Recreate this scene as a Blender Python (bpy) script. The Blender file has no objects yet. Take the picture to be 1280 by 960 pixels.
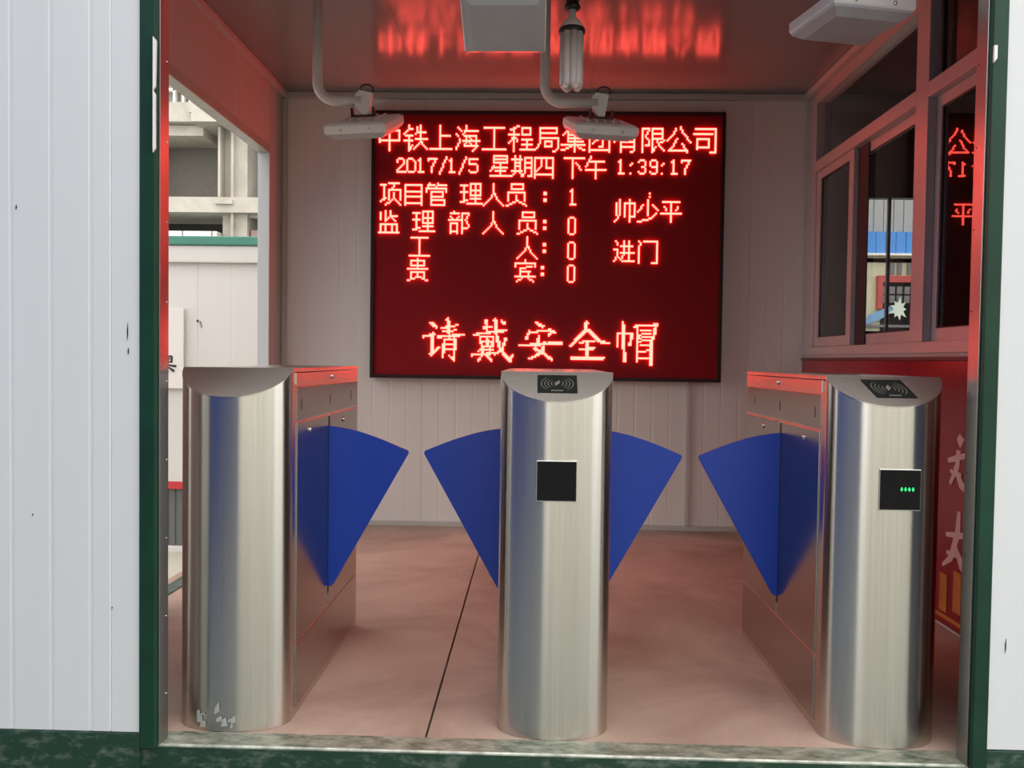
import bpy, bmesh, math, random
from mathutils import Vector, Matrix
random.seed(7)
S = bpy.context.scene
COL = S.collection
R = math.radians

# ---------------------------------------------------------------- camera
CH = 0.985
cam = bpy.data.cameras.new('camera')
cam.sensor_width = 36; cam.lens = 1040/1280*36; cam.clip_end = 400
camo = bpy.data.objects.new('camera', cam); COL.objects.link(camo)
camo.matrix_world = Matrix.Translation((0, 0, CH)) @ Matrix.Rotation(R(1.54), 4, 'Z') @ Matrix.Rotation(R(90-1.65), 4, 'X') @ Matrix.Rotation(R(0.78), 4, 'Z')
S.camera = camo
# ---------------------------------------------------------------- sky (overcast)
w = bpy.data.worlds.new('overcast_sky'); S.world = w; w.use_nodes = True
bg = w.node_tree.nodes['Background']
bg.inputs['Color'].default_value = (1.0, 0.985, 0.95, 1); bg.inputs['Strength'].default_value = 2.55
S.view_settings.view_transform = 'Standard'; S.view_settings.look = 'None'
S.view_settings.gamma = 1; S.view_settings.use_curve_mapping = False
S.view_settings.exposure = 0.0
LED_RED, LED_G, LED_B = 10.0, 0.80, 0.56

# ---------------------------------------------------------------- materials
def nm(name):
    m = bpy.data.materials.new(name); m.use_nodes = True
    return m, m.node_tree.nodes, m.node_tree.links, m.node_tree.nodes['Principled BSDF']

def noise_col(n, l, p, c, amt=.1, scale=8, stretch=None, detail=5):
    """small variation of the base colour"""
    tc = n.new('ShaderNodeTexCoord'); mp = n.new('ShaderNodeMapping')
    if stretch: mp.inputs['Scale'].default_value = stretch
    nz = n.new('ShaderNodeTexNoise'); nz.inputs['Scale'].default_value = scale; nz.inputs['Detail'].default_value = detail
    cr = n.new('ShaderNodeValToRGB')
    cr.color_ramp.elements[0].position = .3; cr.color_ramp.elements[1].position = .7
    cr.color_ramp.elements[0].color = (*[x*(1-amt) for x in c], 1)
    cr.color_ramp.elements[1].color = (*[min(1, x*(1+amt)) for x in c], 1)
    l.new(tc.outputs['Object'], mp.inputs[0]); l.new(mp.outputs[0], nz.inputs['Vector'])
    l.new(nz.outputs['Fac'], cr.inputs[0]); l.new(cr.outputs[0], p.inputs['Base Color'])
    return nz, mp, cr

def plain(name, c, rough=.5, metal=0, amt=.06, scale=6, stretch=None, bump=0, spec=.5):
    m, n, l, p = nm(name)
    nz, mp, cr = noise_col(n, l, p, c, amt, scale, stretch)
    p.inputs['Roughness'].default_value = rough; p.inputs['Metallic'].default_value = metal
    p.inputs['Specular IOR Level'].default_value = spec
    if bump:
        b = n.new('ShaderNodeBump'); b.inputs['Strength'].default_value = bump; b.inputs['Distance'].default_value = .003
        l.new(nz.outputs['Fac'], b.inputs['Height']); l.new(b.outputs[0], p.inputs['Normal'])
    return m

def steel(name, c=(.62, .60, .56), rough=.34, aniso=.85):
    m, n, l, p = nm(name)
    noise_col(n, l, p, c, .05, 3, (60, 60, .6))
    p.inputs['Metallic'].default_value = 1
    p.inputs['Roughness'].default_value = rough
    p.inputs['Anisotropic'].default_value = aniso; p.inputs['Anisotropic Rotation'].default_value = .25
    tg = n.new('ShaderNodeTangent'); tg.direction_type = 'UV_MAP'; tg.uv_map = 'UVMap'
    l.new(tg.outputs[0], p.inputs['Tangent'])
    return m

def worn_green(name):
    """dark green paint, scratched and dusted with cement where feet pass"""
    m, n, l, p = nm(name)
    tc = n.new('ShaderNodeTexCoord')
    n1 = n.new('ShaderNodeTexNoise'); n1.inputs['Scale'].default_value = 13; n1.inputs['Detail'].default_value = 9; n1.inputs['Roughness'].default_value = .72
    mp = n.new('ShaderNodeMapping'); mp.inputs['Scale'].default_value = (1, 2.2, 2.2)
    cr = n.new('ShaderNodeValToRGB'); e = cr.color_ramp.elements
    e[0].position = .50; e[0].color = (.010, .045, .026, 1); e[1].position = .78; e[1].color = (.20, .24, .19, 1)
    l.new(tc.outputs['Object'], mp.inputs[0]); l.new(mp.outputs[0], n1.inputs['Vector'])
    l.new(n1.outputs['Fac'], cr.inputs[0]); l.new(cr.outputs[0], p.inputs['Base Color'])
    p.inputs['Roughness'].default_value = .45
    return m

def concrete(name, c1, c2, rough=.7, scale=1.6):
    m, n, l, p = nm(name)
    tc = n.new('ShaderNodeTexCoord')
    n1 = n.new('ShaderNodeTexNoise'); n1.inputs['Scale'].default_value = scale; n1.inputs['Detail'].default_value = 10; n1.inputs['Roughness'].default_value = .62
    n1.inputs['Distortion'].default_value = .6
    cr = n.new('ShaderNodeValToRGB'); e = cr.color_ramp.elements
    e[0].position = .32; e[0].color = (*c1, 1); e[1].position = .62; e[1].color = (*c2, 1)
    b = n.new('ShaderNodeBump'); b.inputs['Strength'].default_value = .15; b.inputs['Distance'].default_value = .004
    l.new(tc.outputs['Object'], n1.inputs['Vector']); l.new(n1.outputs['Fac'], cr.inputs[0])
    l.new(cr.outputs[0], p.inputs['Base Color']); l.new(n1.outputs['Fac'], b.inputs['Height']); l.new(b.outputs[0], p.inputs['Normal'])
    p.inputs['Roughness'].default_value = rough
    return m

def emit(name, rgb):
    m, n, l, p = nm(name)
    p.inputs['Base Color'].default_value = (.02, .01, .01, 1)
    mx = max(rgb); p.inputs['Emission Color'].default_value = (*[x/mx for x in rgb], 1)
    p.inputs['Emission Strength'].default_value = mx
    return m

def glass(name, tint=(.93, .94, .94)):
    m, n, l, p = nm(name)
    n.remove(p); out = n['Material Output']
    t = n.new('ShaderNodeBsdfTransparent'); t.inputs[0].default_value = (*tint, 1)
    g = n.new('ShaderNodeBsdfGlossy'); g.inputs['Roughness'].default_value = .0
    fr = n.new('ShaderNodeFresnel'); fr.inputs['IOR'].default_value = 1.6
    mx = n.new('ShaderNodeMixShader')
    ge = n.new('ShaderNodeNewGeometry'); mt = n.new('ShaderNodeMath'); mt.operation = 'SUBTRACT'; mt.use_clamp = True
    l.new(fr.outputs[0], mt.inputs[0]); l.new(ge.outputs['Backfacing'], mt.inputs[1]); l.new(mt.outputs[0], mx.inputs[0]); l.new(t.outputs[0], mx.inputs[1]); l.new(g.outputs[0], mx.inputs[2]); l.new(mx.outputs[0], out.inputs[0])
    return m

M = dict(
    white=plain('white_coated_steel', (.70, .72, .74), .42, amt=.025, scale=2, stretch=(1, 1, .2)),
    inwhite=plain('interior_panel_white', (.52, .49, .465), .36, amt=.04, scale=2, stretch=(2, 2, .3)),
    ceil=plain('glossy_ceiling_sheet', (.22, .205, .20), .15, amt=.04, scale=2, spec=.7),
    green=plain('dark_green_paint', (.007, .042, .024), .42, amt=.18, scale=9, spec=.3),
    wgreen=worn_green('scuffed_green_paint'),
    dusty=worn_green('cement_dusted_green'),
    zinc=plain('galvanised_strip', (.42, .42, .43), .30, metal=1, amt=.12, scale=9, stretch=(1, 1, .4)),
    alu=plain('window_aluminium', (.52, .49, .48), .38, metal=.3, amt=.05),
    darkseal=plain('black_rubber_seal', (.02, .018, .018), .5),
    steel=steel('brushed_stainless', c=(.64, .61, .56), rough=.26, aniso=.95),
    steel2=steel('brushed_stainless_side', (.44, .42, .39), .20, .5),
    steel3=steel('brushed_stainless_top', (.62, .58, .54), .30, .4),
    backwall=plain('back_wall_panel_white', (.76, .72, .67), .36, amt=.03, scale=2, stretch=(2, 2, .3)),  # same panels as inwhite; brighter daylight painted into the colour
    blackplas=plain('black_gloss_plastic', (.008, .007, .008), .12, spec=.18),
    chrome=plain('chrome', (.75, .75, .75), .12, metal=1),
    blue=plain('blue_acrylic', (.004, .036, .33), .30, amt=.05, scale=3),
    face=plain('led_mask', (.24, .008, .012), .6, amt=.05, scale=30, spec=.12),
    frame=plain('screen_frame_black', (.025, .008, .010), .45, spec=.3),
    led=emit('lit_red_led', (LED_RED, LED_G, LED_B)),
    gled=emit('lit_green_led', (.05, 1.6, .45)),
    floor=concrete('floor_concrete', (.31, .205, .155), (.50, .365, .295), .6, 1.5),
    ground=concrete('outdoor_concrete', (.13, .155, .135), (.21, .23, .20), .55, .7),
    paving=concrete('pale_paving', (.40, .36, .30), (.56, .51, .43), .8, .7),
    lampw=plain('lamp_white_enamel', (.78, .77, .76), .35),
    lampglass=plain('lamp_diffuser', (.42, .42, .43), .25),
    pipe=plain('white_pipe', (.62, .57, .55), .35),
    bulbw=plain('bulb_white_glass', (.70, .62, .60), .25),
    blackm=plain('black_bakelite', (.015, .013, .013), .4),
    poster=plain('red_poster', (.24, .012, .020), .22, amt=.15, scale=3),
    postw=plain('poster_lettering', (.62, .42, .40), .5),
    gold=plain('poster_gold', (.50, .17, .03), .4, amt=.3, scale=14),
    cabin=plain('cabin_white', (.74, .71, .67), .5, amt=.03, scale=1.5),
    cabing=plain('cabin_green_trim', (.08, .27, .20), .5),
    cabinr=plain('cabin_red_stripe', (.62, .04, .05), .5),
    cabingrey=plain('cabin_grey_base', (.13, .14, .135), .55, amt=.1, scale=4),
    conc=concrete('raw_concrete', (.36, .32, .28), (.56, .52, .46), .85, .35),
    concd=plain('unlit_interior', (.05, .047, .045), .9),
    brick=plain('brown_block', (.36, .25, .21), .9, amt=.2, scale=2),
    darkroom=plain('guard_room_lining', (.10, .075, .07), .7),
    bluew=plain('blue_hoarding', (.005, .026, .21), .5, amt=.1, scale=2),
    tint=glass('window_glass'),
    cream=plain('cream_render', (.62, .57, .40), .7),
    cream2=plain('pale_render', (.80, .74, .62), .8),
    greyclad=plain('grey_cladding', (.36, .35, .35), .5),
    blueband=plain('blue_fascia', (.07, .26, .66), .5),
    redframe=plain('red_window_frame', (.45, .06, .055), .5),
    greypane=plain('grey_pane', (.16, .15, .16), .3),
    mural=plain('mural_pale', (.62, .66, .58), .6), muralb=plain('mural_blue', (.18, .33, .55), .6),
    ink=plain('black_ink', (.02, .02, .02), .6), board=plain('board_white', (.86, .80, .76), .5, amt=.02),
    filmdull=plain('dull_film', (.42, .44, .42), .35),
    film=plain('peeling_film', (.85, .85, .83), .4),
    pad=plain('reader_pad', (.012, .014, .012), .4, spec=.15), padl=plain('reader_print', (.22, .20, .18), .4),
)

_cr = [q for q in M['dusty'].node_tree.nodes if q.type == 'VALTORGB'][0].color_ramp.elements
_cr[0].position = .36; _cr[1].position = .60; _cr[0].color = (.05, .085, .055, 1); _cr[1].color = (.34, .34, .27, 1)
# ---------------------------------------------------------------- mesh helpers
def bm_new(): return bmesh.new()
def box(bm, x0, x1, y0, y1, z0, z1, mi=0):
    vs = [bm.verts.new(p) for p in ((x0,y0,z0),(x1,y0,z0),(x1,y1,z0),(x0,y1,z0),(x0,y0,z1),(x1,y0,z1),(x1,y1,z1),(x0,y1,z1))]
    for f in ((0,3,2,1),(4,5,6,7),(0,1,5,4),(1,2,6,5),(2,3,7,6),(3,0,4,7)):
        bm.faces.new([vs[i] for i in f]).material_index = mi
    return vs
def prism(bm, pts, axis, a, b):
    """polygon pts (2-D) extruded along axis from a to b; axis 'x': pts=(y,z), 'y': (x,z), 'z': (x,y)"""
    def P(p, t): return {'x': (t, p[0], p[1]), 'y': (p[0], t, p[1]), 'z': (p[0], p[1], t)}[axis]
    A = [bm.verts.new(P(p, a)) for p in pts]; B = [bm.verts.new(P(p, b)) for p in pts]
    n = len(pts)
    bm.faces.new(A); bm.faces.new(B[::-1])
    for i in range(n): bm.faces.new((A[i], B[i], B[(i+1) % n], A[(i+1) % n]))
def tube(bm, pts, r, seg=16, cap=True):
    pts = [Vector(p) for p in pts]; rings = []
    rs = r if isinstance(r, (list, tuple)) else [r]*len(pts)
    up = None
    for i, p in enumerate(pts):
        d = (pts[min(i+1, len(pts)-1)] - pts[max(i-1, 0)]).normalized()
        if up is None: up = d.orthogonal().normalized()
        up = (up - d*up.dot(d)).normalized(); s = d.cross(up)
        rings.append([bm.verts.new(p + (up*math.cos(2*math.pi*k/seg) + s*math.sin(2*math.pi*k/seg))*rs[i]) for k in range(seg)])
    for a, b in zip(rings, rings[1:]):
        for k in range(seg): bm.faces.new((a[k], a[(k+1) % seg], b[(k+1) % seg], b[k])).smooth = True
    if cap: bm.faces.new(rings[0][::-1]); bm.faces.new(rings[-1])
def lathe(bm, prof, c=(0, 0, 0), axis='z', seg=24):
    c = Vector(c)
    def P(r, h, k):
        a = 2*math.pi*k/seg; x, y = r*math.cos(a), r*math.sin(a)
        return c + Vector({'z': (x, y, h), 'x': (h, x, y), 'y': (x, h, y)}[axis])
    rings = [[bm.verts.new(P(max(r, 1e-5), h, k)) for k in range(seg)] for r, h in prof]
    for a, b in zip(rings, rings[1:]):
        for k in range(seg): bm.faces.new((a[k], a[(k+1) % seg], b[(k+1) % seg], b[k])).smooth = True
    bm.faces.new(rings[0][::-1]); bm.faces.new(rings[-1])
def uvs(bm):
    """UV u runs horizontally round the surface, v up: the brushing direction"""
    bm.normal_update(); uv = bm.loops.layers.uv.new('UVMap')
    for f in bm.faces:
        nn = f.normal
        t = Vector((0, 0, 1)).cross(nn)
        if t.length < .3: t = Vector((1, 0, 0))
        t.normalize(); b = nn.cross(t)
        for lp in f.loops: lp[uv].uv = (lp.vert.co.dot(t), lp.vert.co.dot(b))
def obj(name, bm, m, parent=None, uv=False, bevel=0, loc=None, fix=True):
    if fix: bmesh.ops.recalc_face_normals(bm, faces=bm.faces[:])
    if bevel:
        bmesh.ops.bevel(bm, geom=[e for e in bm.edges if len(e.link_faces) == 2 and e.calc_face_angle(0) > .6], offset=bevel, segments=2, affect='EDGES', profile=.6)
    if uv: uvs(bm)
    me = bpy.data.meshes.new(name); bm.to_mesh(me); bm.free()
    for mm in (m if isinstance(m, (list, tuple)) else [m]): me.materials.append(mm)
    o = bpy.data.objects.new(name, me); COL.objects.link(o)
    if parent: o.parent = parent
    if loc: o.location = loc
    return o
def bx(name, m, x0, x1, y0, y1, z0, z1, parent=None, bevel=0, uv=False):
    bm = bm_new(); box(bm, x0, x1, y0, y1, z0, z1); return obj(name, bm, m, parent, uv, bevel)
def empty(name, loc=(0, 0, 0)):
    o = bpy.data.objects.new(name, None); o.location = loc; COL.objects.link(o); o.empty_display_size = .05; return o
def thing(name, label, cat, loc=(0, 0, 0), group=None):
    o = empty(name, loc); tag(o, label, cat, group); return o
def tag(o, label, cat, group=None):
    o['label'] = label; o['category'] = cat
    if group: o['group'] = group
    return o
def struct(name): o = empty(name); o['kind'] = 'structure'; return o
def st(o): o['kind'] = 'structure'; return o

def ribbed(bm, along, a0, a1, z0, z1, face, thick, out, pitch=.1, dep=.0009, zcut=None):
    """sandwich panel from a0 to a1 along axis 'x' or 'y'; its ribbed face lies at `face`, body goes `thick` away; out=+1/-1 where the face looks"""
    prof = [(a0, -.003)]
    a = a0+.003; prof.append((a, 0))
    x = a0 + pitch
    while x < a1-.02:
        prof += [(x-.006, 0), (x-.003, -dep), (x+.003, -dep), (x+.006, 0)]; x += pitch
    prof += [(a1-.003, 0), (a1, -.003)]
    pts = [(p, face + d*out) for p, d in prof] + [(a1, face-out*thick), (a0, face-out*thick)]
    if along == 'x': prism(bm, pts, 'z', z0, z1)
    else: prism(bm, [(q, p) for p, q in pts], 'z', z0, z1)
def panel_wall(parent, along, a0, a1, z0, z1, face, thick, out, m, width=.95, start=None):
    a = a0; e = (start if start is not None else a0+width)
    while a < a1-1e-4:
        e2 = min(e, a1)
        bm = bm_new(); ribbed(bm, along, a, e2, z0, z1, face, thick, out); obj('wall_panel', bm, m, parent)
        a = e2; e = e2+width

# ================================================================ SHELL
XL, XR, YF, YB, H = -1.492, 1.555, 2.125, 4.88, 2.53
PL0, PL1, PR0, PR1 = -.976, -.936, 1.078, 1.114      # front posts (x)
GZ = -.34
# floor: two concrete slabs, seam between
fl = struct('floor')
for x0, x1 in ((-1.60, -.273), (-.267, 1.62)):
    bm = bm_new(); box(bm, x0, x1, YF-.02, YB+.06, -.08, 0); obj('floor_slab', bm, M['floor'], fl, bevel=.002)
bx('floor_bed', M['concd'], -1.6, 1.62, YF-.02, YB+.06, -.12, -.082, fl)
# base channel (green, scuffed)
bc = struct('trim_1')
bm = bm_new(); prism(bm, [(2.052, -.16), (2.052, -.004), (2.057, .001), (2.128, .001), (2.128, -.16)], 'x', PL0-.9, 2.9)
obj('base_channel', bm, M['wgreen'], bc)
bx('sill_top', M['dusty'], PL0-.01, PR1+.01, 2.0575, 2.1275, .0012, .0022, bc)
bm = bm_new(); prism(bm, [(2.0512, -.004), (2.0512, -.0005), (2.0545, .0026), (2.057, .0026), (2.057, -.003)], 'x', -1.0, 2.8)
obj('worn_edge', bm, plain('worn_edge_zinc', (.42, .44, .38), .4, metal=.4, amt=.4, scale=30), bc)
st(bx('trim_2', M['wgreen'], -1.9, PL0, 2.030, 2.052, -.12, .038, bevel=.003))
st(bx('trim_3', M['wgreen'], PR1, 4.2, 2.030, 2.052, -.12, .050, bevel=.003))
# front wall panels
wf = struct('wall_front')
panel_wall(wf, 'x', -2.0, PL0+.004, .040, 3.0, 2.034, .072, -1, M['white'])
panel_wall(wf, 'x', PR1-.002, 4.4, .052, 3.0, 2.034, .072, -1, M['white'])
panel_wall(wf, 'x', PL0+.004, PR1-.002, 2.53, 3.0, 2.034, .072, -1, M['white'])
bm = bm_new()
for x, z, h in ((-1.006, .985, .018), (-1.008, 1.02, .045), (1.152, .29, .035), (-1.248, .58, .006), (-1.047, .35, .006), (-1.287, 1.34, .012)):
    prism(bm, [(x, z), (x+.0022, z+h*.3), (x+.0018, z+h), (x-.0006, z+h*.6)], 'y', 2.0325, 2.0345)
obj('scratch_mark', bm, M['ink'], wf)['kind'] = 'stuff'
# posts
def post(n, x0, x1, rev):
    p = struct(n)
    bx('green_post', M['green'], x0, x1, 2.028, 2.060, .0, 2.53, p, bevel=.003)
    s = -1 if rev < (x0+x1)/2 else 1
    e = x1 if s > 0 else x0
    xa, xb = sorted((e+s*.0005, e+s*.0045))
    bx('jamb_strip', M['zinc'], xa, xb, 2.045, 2.094, .002, 2.53, p, bevel=.0008)
    bx('jamb_core', M['inwhite'], x0, x1, 2.0601, 2.094, .002, 2.53, p)
    bm = bm_new()
    for k in range(12): lathe(bm, [(.0025, 0), (.0025, .0015), (.001, .002)], (e+s*.0045, 2.083, .12+k*.2), 'x', 8)
    obj('rivet', bm, M['chrome'], p)['kind'] = 'stuff'
    return p
post('trim_4', PL0, PL1, 0)
post('trim_5', PR0, PR1, 0)
# peeling strips of protective film at both posts
bm = bm_new()
for z, h, o_ in ((1.48, .14, .004), (1.63, .12, .006)):
    prism(bm, [(PL1-.003, z), (PL1+.004-.001, z+.01), (PL1+o_-.001, z+h), (PL1-.003, z+h+.01)], 'y', 2.020, 2.0265)
tag(obj('film_strip', bm, M['film']), 'torn white protective film along the left green post', 'film')
bm = bm_new(); prism(bm, [(PR0-.001, 1.705), (PR0+.006, 1.715), (PR0+.006, 1.745), (PR0-.001, 1.745)], 'y', 2.020, 2.0265)
tag(obj('film_strip', bm, M['film']), 'small white film scrap near the top of the right green post', 'film')

# back wall
wb = struct('wall_back')
bm = bm_new()
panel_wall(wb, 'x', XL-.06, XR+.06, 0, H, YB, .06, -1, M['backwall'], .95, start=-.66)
bb = st(bx('baseboard_back', M['inwhite'], XL, XR, YB-.022, YB-.001, 0, .028, bevel=.002))
tr = st(bx('trim_6', M['inwhite'], XL, XR, YB-.03, YB-.001, H-.035, H-.001, bevel=.003))
st(bx('trim_7', M['inwhite'], XL+.001, XL+.028, YB-.03, YB-.001, .03, H-.04, bevel=.003))
st(bx('trim_8', M['inwhite'], XL+.001, XL+.035, 2.16, YB-.03, H-.035, H-.001, bevel=.003))
st(bx('trim_9', M['inwhite'], XR-.035, XR-.001, 2.16, YB-.03, H-.035, H-.001, bevel=.003))
# left wall: header over an opening, stub at the back, stub at the front
wl = struct('wall_left')
YO = 4.63
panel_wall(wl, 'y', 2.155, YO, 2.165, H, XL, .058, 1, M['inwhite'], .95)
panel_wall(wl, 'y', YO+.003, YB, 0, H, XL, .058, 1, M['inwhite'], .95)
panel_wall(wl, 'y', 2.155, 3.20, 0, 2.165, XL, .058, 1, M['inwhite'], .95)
bx('opening_head_strip', plain('greenish_zinc', (.40, .44, .38), .45, metal=.2, amt=.1), XL-.060, XL+.003, 3.20, YO, 2.118, 2.164, wl, bevel=.003)
bx('opening_jamb', M['white'], XL-.062, XL+.003, YO-.012, YO+.002, 0, 2.118, wl, bevel=.002)
bx('opening_sill', M['wgreen'], XL-.064, XL+.002, 3.20, YO, -.05, .004, wl)
# ceiling
ce = struct('ceiling')
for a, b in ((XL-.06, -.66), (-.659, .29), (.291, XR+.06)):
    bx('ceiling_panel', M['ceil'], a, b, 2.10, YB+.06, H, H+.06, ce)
st(bx('trim_10', M['green'], PL1, PR0, 2.03, 2.10, 2.20, 2.53))  # unseen lintel, set low to keep daylight off the upper interior

# right wall with the long window
wr = struct('wall_right')
ZB, ZT = 1.035, 2.43
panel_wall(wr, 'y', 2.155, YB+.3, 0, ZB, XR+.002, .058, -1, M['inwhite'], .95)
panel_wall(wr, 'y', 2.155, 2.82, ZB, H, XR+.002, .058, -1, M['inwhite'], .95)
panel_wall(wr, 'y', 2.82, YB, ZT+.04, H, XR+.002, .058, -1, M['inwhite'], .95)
wn = struct('window_1')
GX = XR+.036
def fr(name, y0, y1, z0, z1, x0=XR-.010, x1=XR+.062, parent=wn, m=None):
    return bx(name, m or M['alu'], x0, x1, y0, y1, z0, z1, parent, bevel=.003)
fr('window_frame', 2.82, YB-.001, ZB, ZB+.045)
fr('window_frame', 2.82, YB-.001, ZT, ZT+.04)
fr('window_frame', 4.70, YB-.001, ZB+.045, ZT)
fr('window_frame', 2.82, 2.985, ZB+.045, ZT)
fr('mullion', 3.375, 3.485, ZB+.045, ZT)
fr('transom', 3.485, 4.70, 2.050, 2.110)
fr('transom', 2.985, 3.375, 2.050, 2.110)
def sash(y0, y1, z0, z1, xo, s=.045, top=.045, bot=.05):
    sh = empty('sash'); sh.parent = wn
    bm = bm_new()
    x0, x1 = xo-.011, xo+.011
    box(bm, x0, x1, y0, y0+s, z0, z1); box(bm, x0, x1, y1-s, y1, z0, z1)
    box(bm, x0, x1, y0+s, y1-s, z0, z0+bot); box(bm, x0, x1, y0+s, y1-s, z1-top, z1)
    obj('sash_frame', bm, M['alu'], sh)
    bm = bm_new(); t = .006
    for a in ((y0+s, y0+s+t, z0+bot, z1-top), (y1-s-t, y1-s, z0+bot, z1-top), (y0+s, y1-s, z0+bot, z0+bot+t), (y0+s, y1-s, z1-top-t, z1-top)):
        box(bm, xo-.005, xo+.005, *a)
    obj('seal', bm, M['darkseal'], sh)
    bx('glass_pane', M['tint'], xo-.0025, xo+.0025, y0+s, y1-s, z0+bot, z1-top, sh)
sash(4.165, 4.698, ZB+.047, 2.048, XR+.012, s=.06)            # back sash, near track
sash(3.487, 4.20, ZB+.047, 2.048, GX+.006, s=.05)     # slid sash, far track
sash(2.987, 3.373, ZB+.047, 2.048, GX, s=.04)
bx('glass_pane', M['tint'], GX-.003, GX+.003, 3.485, 4.70, 2.110, ZT, wn)
bx('glass_pane', M['tint'], GX-.003, GX+.003, 2.985, 3.375, 2.110, ZT, wn)
fr('seal', 4.04, 4.15, ZB+.047, 2.046, XR+.022, XR+.030, m=M['darkseal'])  # dark strip painted in for the shaded aluminium stile of the slid sash
fr('seal', 3.485, 3.492, ZB+.047, 2.05, XR+.005, XR+.024, m=M['darkseal'])
fr('seal', 3.30, 3.306, 2.112, ZT-.001, XR+.005, XR+.024, m=M['darkseal'])

# guard room behind the window
YG = 5.2
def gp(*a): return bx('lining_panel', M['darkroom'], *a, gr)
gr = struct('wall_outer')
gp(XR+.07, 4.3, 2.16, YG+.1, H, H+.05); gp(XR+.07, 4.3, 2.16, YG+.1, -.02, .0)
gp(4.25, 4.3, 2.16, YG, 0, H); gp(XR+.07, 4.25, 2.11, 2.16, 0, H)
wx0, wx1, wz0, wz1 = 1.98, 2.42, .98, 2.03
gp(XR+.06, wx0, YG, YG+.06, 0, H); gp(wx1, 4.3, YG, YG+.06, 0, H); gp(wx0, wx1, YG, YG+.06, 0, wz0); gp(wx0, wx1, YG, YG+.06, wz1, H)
w2 = struct('window_2')
dk = plain('dark_window_bar', (.07, .06, .065), .5)
bm = bm_new(); box(bm, wx0, wx0+.03, YG-.01, YG+.05, wz0, wz1); box(bm, wx1-.03, wx1, YG-.01, YG+.05, wz0, wz1)
box(bm, wx0+.03, wx1-.03, YG-.01, YG+.05, wz1-.02, wz1); box(bm, wx0+.03, wx1-.03, YG-.01, YG+.05, wz0, wz0+.03)
obj('window_frame', bm, dk, w2)
bx('window_bar', dk, 2.158, 2.176, YG+.0, YG+.02, wz0+.03, wz1-.02, w2)
bx('window_bar', dk, wx0+.03, wx1-.03, YG+.022, YG+.045, 1.62, 1.645, w2)
bx('window_bar', dk, wx0+.03, wx1-.03, YG+.022, YG+.045, 1.175, 1.195, w2)
bx('glass_pane', M['tint'], wx0+.03, wx1-.03, YG+.046, YG+.049, wz0+.03, wz1-.02, w2)

# ================================================================ POSTER BOARD
pb = thing('poster_board', 'glossy red poster board with pale calligraphy covering the wall under the window', 'poster', (XR-.012, 3.3, .02))
def loc2(o, p): o.parent = p; o.matrix_parent_inverse = Matrix.Translation(p.location).inverted(); return o
loc2(bx('board', M['poster'], XR-.016, XR-.001, 2.25, 4.84, .02, 1.005, bevel=.002), pb)
loc2(bx('board_edge', plain('poster_edge', (.10, .03, .04), .4), XR-.020, XR-.001, 2.25, 4.845, 1.006, 1.02, bevel=.001), pb)
def brush(bm, pts, x):
    """flat brush stroke on the board: pts (y,z,width)"""
    prev = None
    for i, (y, z, wd) in enumerate(pts):
        a = pts[max(i-1, 0)]; b = pts[min(i+1, len(pts)-1)]
        dy, dz = b[0]-a[0], b[1]-a[1]; L = math.hypot(dy, dz) or 1
        ny, nz = -dz/L*wd/2, dy/L*wd/2
        cur = [bm.verts.new((x+dx, y+s*ny, z+s*nz)) for dx in (0, .0012) for s in (-1, 1)]
        if prev:
            for q in ((0, 1), (1, 3), (3, 2), (2, 0)): bm.faces.new((prev[q[0]], prev[q[1]], cur[q[1]], cur[q[0]]))
        else: bm.faces.new((cur[0], cur[1], cur[3], cur[2]))
        prev = cur
    bm.faces.new((prev[0], prev[2], prev[3], prev[1]))
XP = XR-.0176
for zc, sh in ((.62, 0), (.34, 1)):
    bm = bm_new()
    st_ = [[(3.05, .11, .03), (3.02, .085, .045)],
           [(3.12, .015, .018), (3.06, .03, .022), (2.98, .05, .020), (2.90, .06, .014)],
           [(3.045, .06, .03), (3.05, .0, .03), (3.10, -.07, .018)],
           [(3.07, .0, .016), (3.02, -.06, .034), (2.93, -.10, .014)],
           [(3.10, -.02, .014), (3.02, -.03, .02)]] if not sh else \
          [[(3.03, .12, .022), (3.035, .04, .036), (3.08, -.06, .03), (3.14, -.10, .012)],
           [(3.12, .02, .016), (3.02, .035, .024), (2.90, .05, .016)],
           [(3.05, -.01, .02), (3.00, -.07, .04), (2.92, -.11, .016)],
           [(3.11, -.045, .015), (3.03, -.04, .02)]]
    for q_, s_ in enumerate(st_): brush(bm, [(y, zc+z, wd) for y, z, wd in s_], XP-.0003*q_)
    brush(bm, [(3.21, zc-.07, .03), (3.185, zc-.075, .026)], XP)
    loc2(obj('painted_character', bm, M['postw']), pb)
bm = bm_new()
for k in range(9):
    y = 2.5+k*.1; box(bm, XP-.001, XP+.0015, y, y+.055, .07+.02*(k % 2), .21+.015*((k*7) % 3))
box(bm, XP-.001, XP+.0015, 2.4, 3.6, .045, .06)
loc2(obj('printed_city_blocks', bm, M['gold']), pb)

# ================================================================ TRUNKING on back wall
tg = thing('cable_trunking', 'thin white cable trunking running down the back wall from the screen to the floor', 'trunking', (.90, YB-.012, .03))
loc2(bx('trunking_cover', M['inwhite'], .889, .911, YB-.019, YB-.0005, .03, .90, bevel=.002), tg)

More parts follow.
